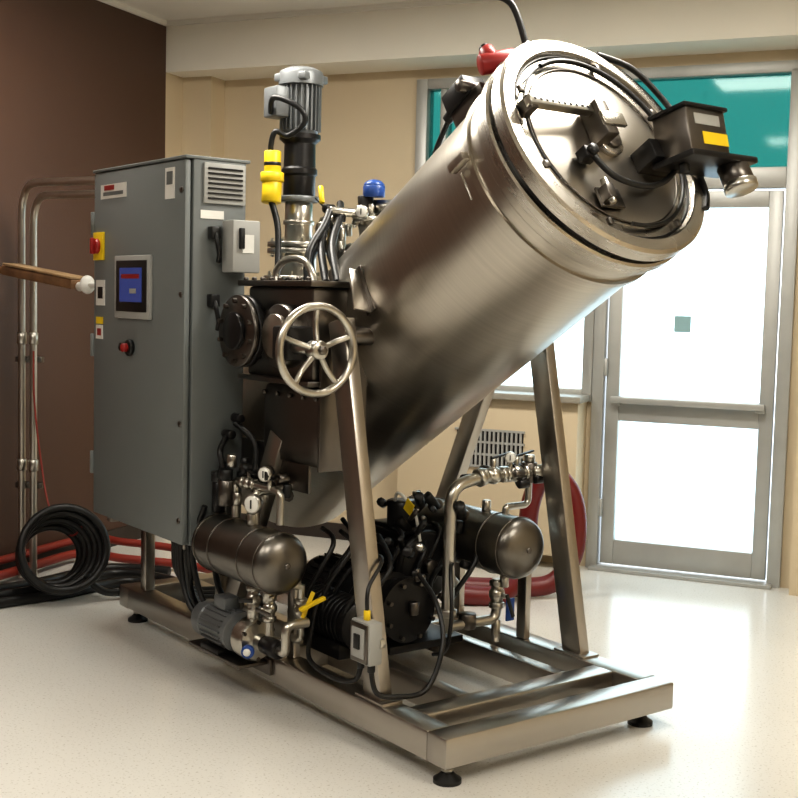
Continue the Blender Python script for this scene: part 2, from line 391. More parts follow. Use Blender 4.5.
# base frame
w=.098; zc=.110; YL=-.04; XF=.055; YR=.925
def rail(nm,a,b,side=(0,0,1)): beam(mv,nm,a,b,w,w,TUBE,side,.008)
rail('rail_left',(-2.25,YL,zc),(XF-.047,YL,zc)); rail('rail_right',(-2.25,YR,zc),(XF-.047,YR,zc))
rail('beam_front',(XF,YL-.049,zc),(XF,YR+.04,zc)); rail('beam_second',(-.16,YL+.047,zc),(-.16,YR-.047,zc))
beam(mv,'rail_inner_left',(-2.2,.24,zc),(-.205,.24,zc),w,.06,TUBE,(0,0,1)); beam(mv,'rail_inner_right',(-2.2,.70,zc),(-.205,.70,zc),w,.06,TUBE,(0,0,1))
rail('beam_middle',(-1.05,YL+.045,zc-.001),(-1.05,YR-.045,zc-.001)); rail('beam_rear',(-2.25,YL-.05,zc-.002),(-2.25,.98,zc-.002))
for i,(x,y) in enumerate([(XF,YL),(XF-.03,.88),(-2.2,YL),(-2.2,YR)]):
    cyl(mv,'foot_stem_%d'%i,(x,y,.01),(x,y,.09),.011,PIPE); lathe(mv,'foot_pad_%d'%i,(x,y,0),(0,0,1),[(0,.045),(.012,.045),(.022,.03),(.034,.018)],BLACK,32)
    cyl(mv,'foot_nut_%d'%i,(x,y,.034),(x,y,.046),.02,PIPE,6)
# A legs
for nm,y,yt,xb in (('left',-.035,-.01,-.325),('right',.925,.935,-.35)):
    beam(mv,'leg_front_'+nm,(xb,y,.155),(-.63,yt,1.425),.05,.10,TUBE,(0,1,0),.006)
    box(mv,'leg_foot_plate_'+nm,(xb,y,.163),(.16,.085,.01),TUBE,None,.002)
    zt=1.2 if nm=='right' else .98
    beam(mv,'leg_rear_'+nm,(-1.38,y,.16),(-1.38+.36*(zt-.16)/.82,yt,zt),.05,.09,TUBE,(0,1,0),.006)
    yi=.16 if nm=='left' else .77
    cyl(mv,'pivot_pin_'+nm,(-.625,yt,1.37),(-.625,yi,1.37),.034,DSTEEL)
    cyl(mv,'pivot_pin_rear_'+nm,(-.96,yt,1.16) if nm=='right' else (-1.04,yt,.945),(-.96,yi,1.16) if nm=='right' else (-1.04,.24,.945),.034,DSTEEL)
# valve housing beside the vessel
box(mv,'housing_upper',(-.95,.04,1.37),(.46,.22,.34),DSTEEL,None,.015)
box(mv,'housing_top_plate',(-.95,.03,1.55),(.52,.26,.022),DSTEEL,None,.004)
box(mv,'housing_lip',(-.95,.03,1.195),(.50,.26,.02),DSTEEL,None,.004)
box(mv,'housing_lower',(-.93,.05,1.03),(.44,.16,.31),DSTEEL,None,.05)
box(mv,'housing_side_plate',(-.70,.05,1.1),(.015,.2,.44),DSTEEL,None,.003)
cyl(mv,'port_neck',(-1.09,-.05,1.37),(-1.09,-.14,1.37),.085,DSTEEL,40)
flange(mv,'port_flange',(-1.09,-.12,1.37),(0,-1,0),.135,.025,BLACKM,10)
flange(mv,'port_blind',(-1.09,-.148,1.37),(0,-1,0),.135,.022,DSTEEL,10)
cyl(mv,'port_boss',(-1.09,-.17,1.37),(-1.09,-.19,1.37),.07,BLACKM,40)
cyl(mv,'drum_b',(-.86,-.06,1.36),(-.86,-.13,1.36),.115,DSTEEL,40)
cyl(mv,'drum_b_cap',(-.86,-.13,1.36),(-.86,-.15,1.36),.08,STEEL,40)
box(mv,'gearbox',(-.74,-.14,1.34),(.11,.11,.12),BLACKM,None,.012)
for i in range(8): cyl(mv,'top_bolt_%d'%i,(-1.17+i*.063,-.085,1.56),(-1.17+i*.063,-.085,1.573),.010,DSTEEL,6)
for i in range(5): cyl(mv,'side_bolt_%d'%i,(-1.1+i*.09,-.03,1.14),(-1.1+i*.09,-.045,1.14),.01,DSTEEL,6)
tube(mv,'housing_hook',[(-1.12,.02,1.56),(-1.12,.02,1.60),(-1.06,.02,1.64),(-.94,.02,1.64),(-.88,.02,1.60),(-.86,.02,1.56)],.014,PIPE)

# handwheel
hw=root('valve_handwheel',MACH,mv)
hc=V((-.545,-.165,1.325))
torus(hw,'rim',hc,(1,0,0),.148,.014,PIPE,64,12)
cyl(hw,'hub',hc-V((.03,0,0)),hc+V((.025,0,0)),.032,PIPE,32); cyl(hw,'hub_nut',hc+V((.025,0,0)),hc+V((.045,0,0)),.016,DSTEEL,6)
for i in range(5):
    a=rad(90+72*i); tube(hw,'spoke_%d'%(i+1),[hc+V((0,.025*math.cos(a),.025*math.sin(a))),hc+V((-.012,.09*math.cos(a),.09*math.sin(a))),hc+V((0,.147*math.cos(a),.147*math.sin(a)))],.010,PIPE)
cyl(hw,'shaft',hc-V((.15,0,0)),hc-V((.02,0,0)),.018,PIPE)

# ------------------------------------------------------------ drive column
gm=root('gearmotor',MACH,mv); gx,gy=-1.67,.46
ZO=-.045
def gz(z): return (gx,gy,z+ZO)
cyl(gm,'neck',gz(1.25),gz(1.57),.105,STEEL,48)
flange(gm,'flange_a',gz(1.57),(0,0,1),.15,.028,PIPE,12); flange(gm,'flange_b',gz(1.61),(0,0,1),.15,.028,PIPE,12)
cyl(gm,'spool',gz(1.62),gz(1.76),.080,PIPE,40)
flange(gm,'flange_c',gz(1.735),(0,0,1),.135,.022,PIPE,8); flange(gm,'flange_d',gz(1.763),(0,0,1),.135,.022,PIPE,8)
cyl(gm,'lantern',gz(1.78),gz(1.97),.060,PIPE,32)
cyl(gm,'lantern_ring',gz(1.86),gz(1.88),.068,PIPE,32)
cyl(gm,'adapter',gz(1.96),gz(1.985),.086,MOTOR,40)
lathe(gm,'reducer',gz(1.97),(0,0,1),[(0,.06),(.02,.070),(.10,.070),(.11,.078),(.13,.078),(.14,.070),(.24,.068),(.26,.09),(.28,.09)],BLACKM,40)
cyl(gm,'motor_body',gz(2.25),gz(2.47),.076,MOTOR,40)
for i in range(24):
    a=2*math.pi*i/24; R=Matrix.Rotation(a,3,'Z')
    box(gm,'fin_%d'%i,V(gz(2.36))+R@V((.081,0,0)),(.018,.006,.19),MOTOR,R,0)
lathe(gm,'fan_cowl',gz(2.46),(0,0,1),[(0,.098),(.045,.098),(.06,.092),(.075,.06),(.075,0)],MOTOR,40)
box(gm,'cowl_block',gz(2.49),(.17,.17,.035),MOTOR,Matrix.Rotation(rad(20),3,'Z'),.008)
box(gm,'terminal_box',(gx-.02,gy-.105,2.38+ZO),(.11,.08,.13),MOTOR,None,.01)
px_,py_=gx+.03,gy-.155
tube(gm,'power_cable',[(gx-.0,gy-.15,2.33+ZO),(gx+.06,gy-.17,2.34),(gx+.14,gy-.10,2.30),(gx+.15,gy-.07,2.24),(gx+.08,gy-.11,2.185),(px_+.02,py_+.0,2.20),(px_,py_-.01,2.14),(px_,py_,2.10)],.012,BLACK)
cyl(gm,'plug_upper',(px_,py_,2.12),(px_,py_,2.00),.036,YEL,24)
cyl(gm,'plug_lower',(px_,py_,2.00),(px_+.01,py_-.01,1.9),.042,YEL,24)
cyl(gm,'plug_ring',(px_,py_,2.03),(px_,py_,1.99),.05,YEL,24)
cyl(gm,'plug_label',(px_,py_,2.075),(px_,py_,2.055),.0365,BLACK,24)
tube(gm,'lower_cable',[(px_+.01,py_-.01,1.91),(px_+.05,py_,1.80),(px_+.09,py_-.02,1.65),(px_+.14,py_-.05,1.56),(px_+.3,py_-.1,1.565)],.014,BLACK)

# valve cluster on upper shell
vc=root('steam_valve_manifold',MACH,mv)
cyl(vc,'nozzle_a',(-1.06,.42,1.66),(-1.10,.42,1.80),.035,PIPE); flange(vc,'nozzle_flange',(-1.095,.42,1.80),(-.2,0,1),.06,.018,PIPE,6,.006)
cyl(vc,'valve_body',(-1.10,.42,1.82),(-1.11,.42,1.91),.032,BLACKM); cyl(vc,'blue_cap',(-1.08,.44,1.905),(-1.08,.44,1.95),.044,BLUE); sph(vc,'blue_dome',(-1.08,.44,1.95),.042,BLUE,(1,1,.6))
cyl(vc,'side_union',(-1.11,.46,1.87),(-1.02,.50,1.87),.03,PIPE,6)
cyl(vc,'cross_pipe',(-1.11,.25,1.84),(-1.11,.5,1.84),.018,PIPE); gauge(vc,'gauge',(-1.04,.36,1.84),(.6,-.75,0),.026)
cyl(vc,'nozzle_b',(-1.22,.40,1.52),(-1.27,.40,1.74),.03,PIPE)
valve(vc,'valve_b',(-1.27,.36,1.78),(0,1,0),.024,BLACK,(0,0,1),.09,(-.5,-.5,.7))
for i,(a,b,h) in enumerate([((-1.25,.34,1.78),(-.85,.14,1.56),.1),((-1.27,.32,1.74),(-.95,.08,1.56),.06),((-1.11,.25,1.84),(-1.0,.08,1.56),.03),((-1.27,.36,1.86),(-.9,.1,1.56),.12),((-1.2,.36,1.88),(-.82,.10,1.56),.05)]):
    a=V(a);b=V(b); tube(vc,'hose_%d'%i,[a,a+(b-a)*.25+V((0,0,h*.4)),a+(b-a)*.6+V((0,-.03,h*.2)),b],.015,BLACK)
tube(vc,'hose_e',[(-1.11,.5,1.84),(-1.0,.5,1.84),(-.92,.46,1.85),(-.90,.44,1.80)],.012,BLACK)
for i in range(16):
    p=V((random.uniform(-1.28,-1.04),random.uniform(.28,.46),random.uniform(1.66,1.87)))
    cyl(vc,'union_%d'%i,p,p+V(random.choice([(0,0,.05),(.05,0,0),(0,.05,0)])),random.uniform(.014,.026),random.choice((BLACKM,BLACK,PIPE,DSTEEL)),8)
cyl(vc,'yellow_handle',(-1.24,.30,1.88),(-1.27,.31,1.95),.011,YEL)

# ------------------------------------------------------------ control cabinet
cb=root('control_cabinet',MACH)
x0,x1,ya,yb,za,zb=-2.2,-1.326,-.25,0.0,.52,2.02
xc=(x0+x1)/2; yc=(ya+yb)/2; zc2=(za+zb)/2
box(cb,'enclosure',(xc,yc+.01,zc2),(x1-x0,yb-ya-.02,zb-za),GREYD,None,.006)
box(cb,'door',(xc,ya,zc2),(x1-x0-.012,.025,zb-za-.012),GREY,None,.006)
box(cb,'top_lip',(xc,yc,zb+.004),(x1-x0+.01,yb-ya+.03,.012),GREY,None,.003)
fy=ya-.0125
def cx(t): return x1-t
box(cb,'hmi_bezel',(cx(.447),fy-.008,1.526),(.34,.016,.26),GREYL,None,.006)
box(cb,'hmi_inner',(cx(.447),fy-.017,1.53),(.29,.004,.21),BLACK,None,.001)
box(cb,'hmi_screen',(cx(.447),fy-.020,1.535),(.21,.003,.14),SCREEN,None,0)
box(cb,'hmi_bar',(cx(.447),fy-.0225,1.57),(.17,.002,.018),RED,None,0)
box(cb,'hmi_button',(cx(.42),fy-.0225,1.51),(.06,.002,.02),GREYL,None,0)
box(cb,'switch_plate',(cx(.80),fy-.006,1.70),(.10,.012,.12),YEL,None,.003)
cyl(cb,'switch_dial',(cx(.80),fy-.01,1.70),(cx(.80),fy-.03,1.70),.032,RED)
box(cb,'switch_knob',(cx(.80),fy-.036,1.70),(.022,.02,.07),RED,None,.006)
cyl(cb,'estop_collar',(cx(.475),fy,1.276),(cx(.475),fy-.02,1.276),.034,BLACK); cyl(cb,'estop_button',(cx(.475),fy-.02,1.276),(cx(.475),fy-.045,1.276),.018,RED)
cyl(cb,'pilot_button',(cx(.55),fy,1.276),(cx(.55),fy-.02,1.276),.018,BLACK)
box(cb,'label_a',(cx(.66),fy-.002,1.93),(.26,.003,.06),WHITE,None,0); box(cb,'label_a_text',(cx(.66),fy-.004,1.92),(.20,.002,.015),GREYD,None,0); box(cb,'label_a_mark',(cx(.70),fy-.004,1.945),(.10,.002,.02),RED,None,0)
box(cb,'label_b',(cx(.79),fy-.002,1.50),(.09,.003,.11),WHITE,None,0); box(cb,'label_b_mark',(cx(.79),fy-.004,1.50),(.05,.002,.05),BLACK,None,0)
box(cb,'label_c',(cx(.80),fy-.002,1.38),(.07,.003,.03),YEL,None,0); box(cb,'label_d',(cx(.80),fy-.002,1.33),(.07,.003,.06),WHITE,None,0); box(cb,'label_d_mark',(cx(.80),fy-.004,1.33),(.04,.002,.03),RED,None,0)
box(cb,'label_e',(cx(.13),fy-.002,1.93),(.08,.003,.12),WHITE,None,0); box(cb,'label_f',(cx(.13),fy-.004,1.95),(.05,.002,.05),GREYD,None,0)
for i,z in enumerate((.75,1.27,1.8)): cyl(cb,'hinge_%d'%i,(x0-.006,ya-.01,z-.05),(x0-.006,ya-.01,z+.05),.012,GREY)
for i,z in enumerate((.62,1.0,1.5,1.9)): cyl(cb,'latch_%d'%i,(x1-.03,fy,z),(x1-.03,fy-.006,z),.012,DSTEEL)
# side face (x1): louvre
box(cb,'vent_frame',(x1+.006,-.10,1.93),(.012,.18,.155),GREYL,None,.003)
for i in range(7): box(cb,'vent_slot_%d'%i,(x1+.014,-.10,1.872+i*.019),(.006,.15,.007),BLACKM,None,0)
box(cb,'side_label',(x1+.002,-.15,1.81),(.003,.10,.032),WHITE,None,0)
for i,(y,z) in enumerate([(-.15,1.74),(-.15,1.48)]):
    box(cb,'gland_box_%d'%i,(x1+.02,y,z),(.04,.04,.05),BLACK,None,.006)
    tube(cb,'gland_cable_%d'%i,[(x1+.03,y,z),(x1+.045,y,z-.03),(x1+.045,y+.01,z-.08),(x1+.02,y+.02,z-.11)],.010,BLACK)
box(cb,'isolator_box',(-1.265,-.055,1.69),(.09,.12,.20),GREYL,None,.006); box(cb,'isolator_lever',(-1.215,-.08,1.72),(.02,.02,.08),BLACK,None,.004); box(cb,'isolator_arm',(-1.32,-.055,1.685),(.03,.06,.1),GREYD,None,.003)
box(cb,'isolator_label',(-1.218,-.05,1.70),(.003,.05,.07),WHITE,None,0)
for i,x in enumerate((-2.12,-1.42)):
    beam(cb,'support_post_%d'%i,(x,-.03,.16),(x,-.03,.53),.05,.05,TUBE,(0,1,0))
    beam(cb,'support_arm_%d'%i,(x,-.22,.51),(x,.02,.51),.04,.04,TUBE,(0,0,1))
for i in range(8):
    y=-.2+i*.025; x=-1.40-i*.07
    tube(cb,'bottom_cable_%d'%i,[(x,y,.54),(x,y+.01,.42),(x-.02,y+.03,.30),(x-.02,y+.10,.2),(x-.01,y+.22,.18)],.014,BLACK)

# ------------------------------------------------------------ air tanks
def airtank(nm,xa,xb,y,z,r,sup):
    k=root(nm,MACH,mv); d=.055
    prof=[(-d*math.cos(math.pi/2*i/6)+0,r*math.sin(math.pi/2*i/6)) for i in range(7)]; Lh=xb-xa
    prof+= [(Lh,r)]+[(Lh+d*math.sin(math.pi/2*i/6),r*math.cos(math.pi/2*i/6)) for i in range(1,7)]
    prof[0]=(-d,0); prof[-1]=(Lh+d,0)
    lathe(k,'shell',(xa,y,z),(1,0,0),prof,TANK,56,40)
    torus(k,'weld_a',(xa+.01,y,z),(1,0,0),r+.001,.003,DSTEEL,56,6); torus(k,'weld_b',(xb-.005,y,z),(1,0,0),r+.001,.003,DSTEEL,56,6)
    cyl(k,'end_boss',(xb+d-.008,y,z),(xb+d+.006,y,z),.012,DSTEEL,16)
    for i,x in enumerate((xa+.12,xb-.12)):
        torus(k,'strap_%d'%i,(x,y,z),(1,0,0),r+.001,.003,DSTEEL,56,6)
        beam(k,'stand_%d'%i,(x,sup,.16),(x,sup,z-r*.3),.03,.05,TUBE,(0,1,0),.003)
        beam(k,'stand_arm_%d'%i,(x,sup,z-r*.9),(x,y,z-r*.9),.03,.05,TUBE,(0,0,1),.003)
    cyl(k,'top_port',(xb-.2,y,z+r-.01),(xb-.2,y,z+r+.04),.018,PIPE); cyl(k,'bottom_port',(xb-.08,y,z-r+.01),(xb-.08,y,z-r-.05),.018,PIPE)
    return k
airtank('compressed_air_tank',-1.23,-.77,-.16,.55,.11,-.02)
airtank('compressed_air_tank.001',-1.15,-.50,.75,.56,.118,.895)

# fittings above left tank
lf=root('pneumatic_manifold',MACH,mv)
pipe(lf,'riser_a',[(-.97,-.15,.65),(-.97,-.15,.78),(-.97,-.05,.78),(-.97,.02,.78),(-.97,.02,.88)],.016,PIPE,.03)
pipe(lf,'riser_b',[(-1.15,-.13,.65),(-1.15,-.13,.80),(-1.0,-.13,.80),(-.82,-.13,.80),(-.82,-.13,.68)],.014,PIPE,.03)
valve(lf,'valve_a',(-1.05,-.13,.80),(1,0,0),.018,BLACK,(0,0,1),.08,(1,-.3,0))
cyl(lf,'regulator',(-1.17,-.16,.70),(-1.17,-.16,.80),.03,DSTEEL); cyl(lf,'regulator_cap',(-1.17,-.16,.80),(-1.17,-.16,.84),.026,BLACK)
gauge(lf,'gauge_a',(-.93,-.17,.745),(.4,-.9,0),.036); gauge(lf,'gauge_b',(-.88,-.15,.86),(.4,-.9,0),.028); cyl(lf,'gauge_b_stem',(-.88,-.14,.80),(-.88,-.14,.85),.008,PIPE)
cyl(lf,'filter_bowl',(-1.26,-.14,.66),(-1.26,-.14,.78),.028,BLACKM); cyl(lf,'filter_head',(-1.26,-.14,.78),(-1.26,-.14,.82),.032,BLACK)
for i in range(18):
    p=V((random.uniform(-1.25,-.85),random.uniform(-.14,-.04),random.uniform(.70,.86)))
    cyl(lf,'union_%d'%i,p,p+V(random.choice([(0,0,.05),(.05,0,0),(0,-.04,0)])),random.uniform(.012,.024),random.choice((BLACKM,BLACK,PIPE,DSTEEL)),8)
for i,p in enumerate([[(-1.28,-.1,.95),(-1.22,-.16,.9),(-1.2,-.14,.8)],[(-1.3,-.05,1.0),(-1.2,-.02,.93),(-1.12,-.06,.82)],[(-1.3,-.18,.68),(-1.36,-.2,.5),(-1.3,-.18,.3),(-1.2,-.12,.22)],[(-1.34,-.2,.72),(-1.42,-.22,.5),(-1.36,-.22,.3),(-1.25,-.18,.2)],[(-1.3,-.1,.85),(-1.34,-.12,.7),(-1.38,-.1,.5),(-1.4,-.05,.3),(-1.3,.02,.2)]]):
    tube(lf,'line_%d'%i,p,.012,BLACK)
for i,p in enumerate([(-1.27,-.09,.96),(-1.29,-.04,1.02)]): cyl(lf,'connector_%d'%i,V(p)-V((.04,0,0)),V(p)+V((.02,0,0)),.018,BLACKM)
box(lf,'mounting_plate',(-1.08,-.0,.86),(.5,.012,.16),DSTEEL,None,.003)
# lines under left tank with yellow handle
pipe(lf,'drain_line',[(-.85,-.15,.42),(-.85,-.15,.25),(-.80,-.12,.25)],.016,PIPE,.03)
valve(lf,'drain_valve',(-.85,-.15,.37),(0,0,1),.02,DSTEEL,(0,-1,0),.08,(1,0,0))
valve(lf,'drain_valve_b',(-.78,-.06,.36),(0,0,1),.02,YEL,(1,-.4,0),.08,(0,.5,1))
pipe(lf,'drain_line_b',[(-.78,-.06,.46),(-.78,-.06,.25),(-.9,-.06,.25)],.014,PIPE,.03)
pipe(lf,'drain_line_c',[(-.78,-.06,.45),(-.80,-.12,.47)],.014,PIPE,.03)
box(lf,'yellow_lever',(-.72,-.05,.40),(.02,.11,.014),YEL,Matrix.Rotation(.3,3,'X'),.003)

# electric pump
ep=root('electric_pump',MACH,mv)
box(ep,'base_plate',(-1.14,-.15,.135),(.40,.15,.014),DSTEEL,None,.003)
box(ep,'bracket',(-1.12,-.096,.12),(.4,.016,.06),DSTEEL,None,.003)
pm=V((-1.32,-.16,.235))
lathe(ep,'motor',pm,(1,0,0),[(0,.04),(.0,.066),(.02,.074),(.07,.074),(.075,.07),(.25,.07),(.255,.076),(.28,.076),(.29,.05)],MOTOR,36)
for i in range(20):
    a=2*math.pi*i/20; box(ep,'fin_%d'%i,pm+V((.16,.074*math.cos(a),.074*math.sin(a))),(.16,.004,.010),MOTOR,Matrix.Rotation(a-math.pi/2,3,'X'),0)
box(ep,'terminal_box',pm+V((.17,0,.095)),(.09,.07,.05),MOTOR,None,.008)
box(ep,'feet',pm+V((.15,0,-.083)),(.14,.13,.02),BLACKM,None,.004)
lathe(ep,'pump_head',pm+V((.29,0,0)),(1,0,0),[(0,.04),(.03,.05),(.05,.078),(.10,.08),(.12,.07),(.13,.03),(.19,.03)],PIPE,36)
bolts(ep,'pump_bolts',pm+V((.40,0,0)),(1,0,0),.068,6,.008,.015,DSTEEL)
cyl(ep,'pump_outlet',pm+V((.37,0,.06)),pm+V((.37,0,.16)),.024,PIPE); valve(ep,'outlet_valve',pm+V((.37,0,.15)),(0,0,1),.022,BLACK,(0,-1,0),.08,(1,0,.2))
cyl(ep,'inlet_valve',pm+V((.46,0,0)),pm+V((.56,0,0)),.034,BLACKM,24); cyl(ep,'blue_tag',pm+V((.44,-.06,-.02)),pm+V((.46,-.075,-.02)),.024,BLUE)
cyl(ep,'white_tag',pm+V((.45,-.07,-.02)),pm+V((.463,-.08,-.02)),.014,WHITE)
pipe(ep,'inlet_line',[pm+V((.55,0,0)),pm+V((.60,0,0)),pm+V((.60,.0,.10)),pm+V((.60,.09,.10))],.018,PIPE,.03)

# vacuum pump / compressor in middle
vp=root('vacuum_pump',MACH,mv)
box(vp,'base',(-1.05,.47,.175),(.7,.36,.03),BLACKM,None,.004)
lathe(vp,'drive_motor',(-1.3,.36,.33),(1,0,0),[(0,.07),(.01,.10),(.05,.105),(.30,.105),(.36,.09),(.38,.04)],BLACKM,36)
for i in range(26):
    a=2*math.pi*i/26; box(vp,'fin_%d'%i,V((-1.12,.36+.112*math.cos(a),.33+.112*math.sin(a))),(.24,.004,.018),BLACKM,Matrix.Rotation(a-math.pi/2,3,'X'),0)
cyl(vp,'coupling',(-.92,.36,.33),(-.84,.36,.33),.045,DSTEEL)
lathe(vp,'pump_case',(-.84,.36,.33),(1,0,0),[(0,.06),(.01,.12),(.04,.125),(.05,.10),(.12,.10),(.13,.125),(.16,.125),(.17,.05)],BLACKM,36)
bolts(vp,'case_bolts',(-.67,.36,.33),(1,0,0),.108,8,.009,.015,DSTEEL)
box(vp,'cylinder_block',(-1.0,.56,.42),(.22,.16,.36),BLACKM,None,.012)
for i in range(9): box(vp,'block_fin_%d'%i,(-1.0,.56,.30+i*.035),(.26,.20,.008),BLACKM,None,0)
cyl(vp,'flywheel',(-.86,.56,.45),(-.82,.56,.45),.13,BLACKM,40); torus(vp,'flywheel_rim',(-.84,.56,.45),(1,0,0),.125,.016,BLACKM); cyl(vp,'flywheel_hub',(-.83,.56,.45),(-.79,.56,.45),.03,DSTEEL)
lathe(vp,'side_motor',(-1.05,.17,.29),(1,0,0),[(0,.05),(.01,.085),(.30,.085),(.31,.095),(.34,.095),(.36,.06)],BLACKM,36)
for i in range(10): torus(vp,'side_motor_rib_%d'%i,(-1.02+i*.028,.17,.29),(1,0,0),.088,.006,BLACKM,36,6)
beam(vp,'side_motor_foot',(-1.0,.17,.19),(-.75,.17,.19),.06,.16,BLACKM,(0,0,1))
for i in range(50):
    x=random.uniform(-1.1,-.62); y=random.uniform(.30,.66); z=random.uniform(.30,.72)
    cyl(vp,'fitting_%d'%i,(x,y,z),(x+random.choice((0,.05)),y+random.choice((0,-.05)),z+random.choice((.05,.02))),random.uniform(.010,.024),random.choice((BLACKM,BLACKM,DSTEEL,PIPE,BLACK)),8)
for i in range(18):
    x=random.uniform(-1.2,-.7); y=random.uniform(.1,.62)
    tube(vp,'hose_%d'%i,[(x,y,.22),(x+.06,y-.04,.32+.1*random.random()),(x+.1,y+.05,.48+.1*random.random()),(x-.05,y+.1,.60)],.010,BLACK)
tube(vp,'white_line',[(-.98,.5,.64),(-.9,.46,.74),(-.82,.48,.68),(-.8,.5,.56)],.006,WHITE)
cyl(vp,'air_filter',(-.95,.52,.60),(-.95,.52,.70),.06,BLACKM,32); box(vp,'yellow_tag',(-.80,.44,.70),(.05,.004,.05),YEL,Matrix.Rotation(.5,3,'Y'),0)

# steam piping right
sp=root('steam_pipework',MACH,mv)
pipe(sp,'main_pipe',[(-.62,.50,.24),(-.62,.50,.80),(-.62,.66,.83),(-.62,.90,.83)],.024,PIPE,.09,16)
cyl(sp,'clamp_a',(-.62,.50,.30),(-.62,.50,.33),.036,PIPE); cyl(sp,'clamp_b',(-.62,.63,.823),(-.62,.655,.829),.036,PIPE)
valve(sp,'valve_a',(-.62,.71,.83),(0,1,0),.026,BLACK,(0,0,1),.1,(0,1,.2)); valve(sp,'valve_b',(-.62,.83,.83),(0,1,0),.026,BLACK,(0,0,1),.1,(0,1,.2))
cyl(sp,'reg_body',(-.62,.90,.79),(-.62,.90,.87),.032,DSTEEL); cyl(sp,'reg_bonnet',(-.62,.90,.87),(-.62,.90,.90),.022,PIPE)
cyl(sp,'outer_union',(-.60,.90,.83),(-.56,1.02,.84),.03,PIPE,8)
gauge(sp,'gauge',(-.60,.78,.90),(.7,-.7,0),.022); cyl(sp,'gauge_stem',(-.61,.79,.83),(-.61,.79,.90),.008,PIPE)
pipe(sp,'branch',[(-.62,.90,.80),(-.62,.90,.70),(-.62,.78,.70),(-.62,.78,.67)],.014,PIPE,.03)
pipe(sp,'low_line',[(-.62,.50,.26),(-.62,.62,.26),(-.61,.74,.26),(-.61,.74,.42)],.02,PIPE,.04)
valve(sp,'low_valve',(-.61,.74,.36),(0,0,1),.024,BLACK,(1,0,0),.09,(0,.4,-1)); box(sp,'blue_tag',(-.575,.78,.30),(.01,.04,.09),BLUE,None,.003)
cyl(sp,'low_drop',(-.61,.74,.26),(-.61,.74,.17),.018,PIPE); cyl(sp,'trap',(-.62,.60,.24),(-.62,.60,.30),.034,DSTEEL)
for i in range(10):
    p=V((random.uniform(-.68,-.58),random.uniform(.60,.96),random.uniform(.79,.88)))
    cyl(sp,'union_%d'%i,p,p+V(random.choice([(0,0,.04),(.04,0,0),(0,.05,0)])),random.uniform(.012,.022),random.choice((BLACKM,PIPE,DSTEEL)),8)
tube(sp,'loop_cable',[(-.62,.52,.5),(-.56,.46,.5),(-.5,.42,.35),(-.5,.4,.22),(-.6,.42,.17)],.008,BLACK)

# junction box on left leg
jbx=root('electrical_junction_box',MACH@Matrix.Translation((.115,-.03,0)))
box(jbx,'case',(-.44,-.06,.365),(.11,.055,.145),GREYL,None,.008); box(jbx,'cover',(-.44,-.09,.365),(.095,.008,.13),DSTEEL,None,.003)
box(jbx,'cover_plate',(-.44,-.095,.365),(.07,.006,.10),GREYL,None,.003)
box(jbx,'switch',(-.44,-.10,.37),(.03,.01,.05),BLACK,None,.002); box(jbx,'clamp',(-.445,-.035,.365),(.13,.02,.03),PIPE,None,.002)
for i in (-1,1): cyl(jbx,'gland_%d'%i,(-.44+.03*i,-.06,.30),(-.44+.03*i,-.06,.265),.013,BLACK)
cyl(jbx,'gland_t',(-.44,-.06,.435),(-.44,-.06,.47),.012,YEL)
tube(jbx,'cable_a',[(-.41,-.06,.27),(-.39,-.05,.20),(-.37,.02,.18),(-.36,.14,.19),(-.38,.22,.33),(-.46,.25,.45),(-.6,.28,.52)],.009,BLACK)
tube(jbx,'cable_b',[(-.47,-.06,.27),(-.49,-.07,.22),(-.6,-.08,.20),(-.80,-.05,.21),(-.9,0.02,.28),(-.98,.1,.38)],.009,BLACK)
tube(jbx,'cable_c',[(-.44,-.06,.46),(-.45,-.05,.54),(-.5,.04,.62),(-.7,.1,.6)],.007,BLACK)

# ------------------------------------------------------------ things by the left wall (world coords)
cd=root('electrical_conduit')
P0=V((-1.93,6.22,0)); P1=V((-1.865,6.20,0)); E=V((-1.27,5.46,0))
pipe(cd,'pipe_outer',[P0+V((0,0,.02)),P0+V((0,0,2.04)),E+V((-.04,-.03,1.995))],.019,PIPE,.18,14)
pipe(cd,'pipe_inner',[P1+V((0,0,.02)),P1+V((0,0,1.98)),E+V((0,0,1.94))],.019,PIPE,.17,14)
for z in (.5,1.15):
    box(cd,'strut_%d'%int(z*100),(-1.90,6.255,z),(.14,.04,.03),DSTEEL,Matrix.Rotation(rad(-3),3,'Z'))
    for j,p in enumerate((P0,P1)): cyl(cd,'coupling_%d_%d'%(int(z*100),j),p+V((0,0,z+.08)),p+V((0,0,z+.14)),.025,PIPE)
tube(cd,'red_cord',[(-1.84,6.12,1.2),(-1.83,6.1,.95),(-1.79,6.08,.65),(-1.72,6.0,.42),(-1.6,5.95,.3),(-1.5,5.9,.42)],.005,ORH)
hr=root('wooden_handrail')
ha=V((-1.97,6.14,1.60)); hb=V((-1.50,5.70,1.535))
beam(hr,'rail',ha,hb,.045,.09,WOOD,(0,0,1),.006); beam(hr,'rail_edge',ha+V((.02,-.02,.030)),hb+V((0,0,.030)),.012,.10,pmat('wood_light',(.36,.24,.13),.5,0,.2,14),(0,0,1),.003)
beam(hr,'wall_arm',ha+V((-.12,.07,0)),ha+V((.03,-.02,0)),.035,.05,WOOD,(0,0,1),.004)
cyl(hr,'end_bracket',hb-V((.0,.0,.01)),hb+V((.045,-.05,.0)),.022,WHITE); sph(hr,'end_knob',hb+V((.05,-.05,.0)),.036,WHITE,(1,.7,1.2)); cyl(hr,'bracket_pin',hb+V((.05,-.05,0)),(-1.33,5.53,1.53),.012,WHITE)

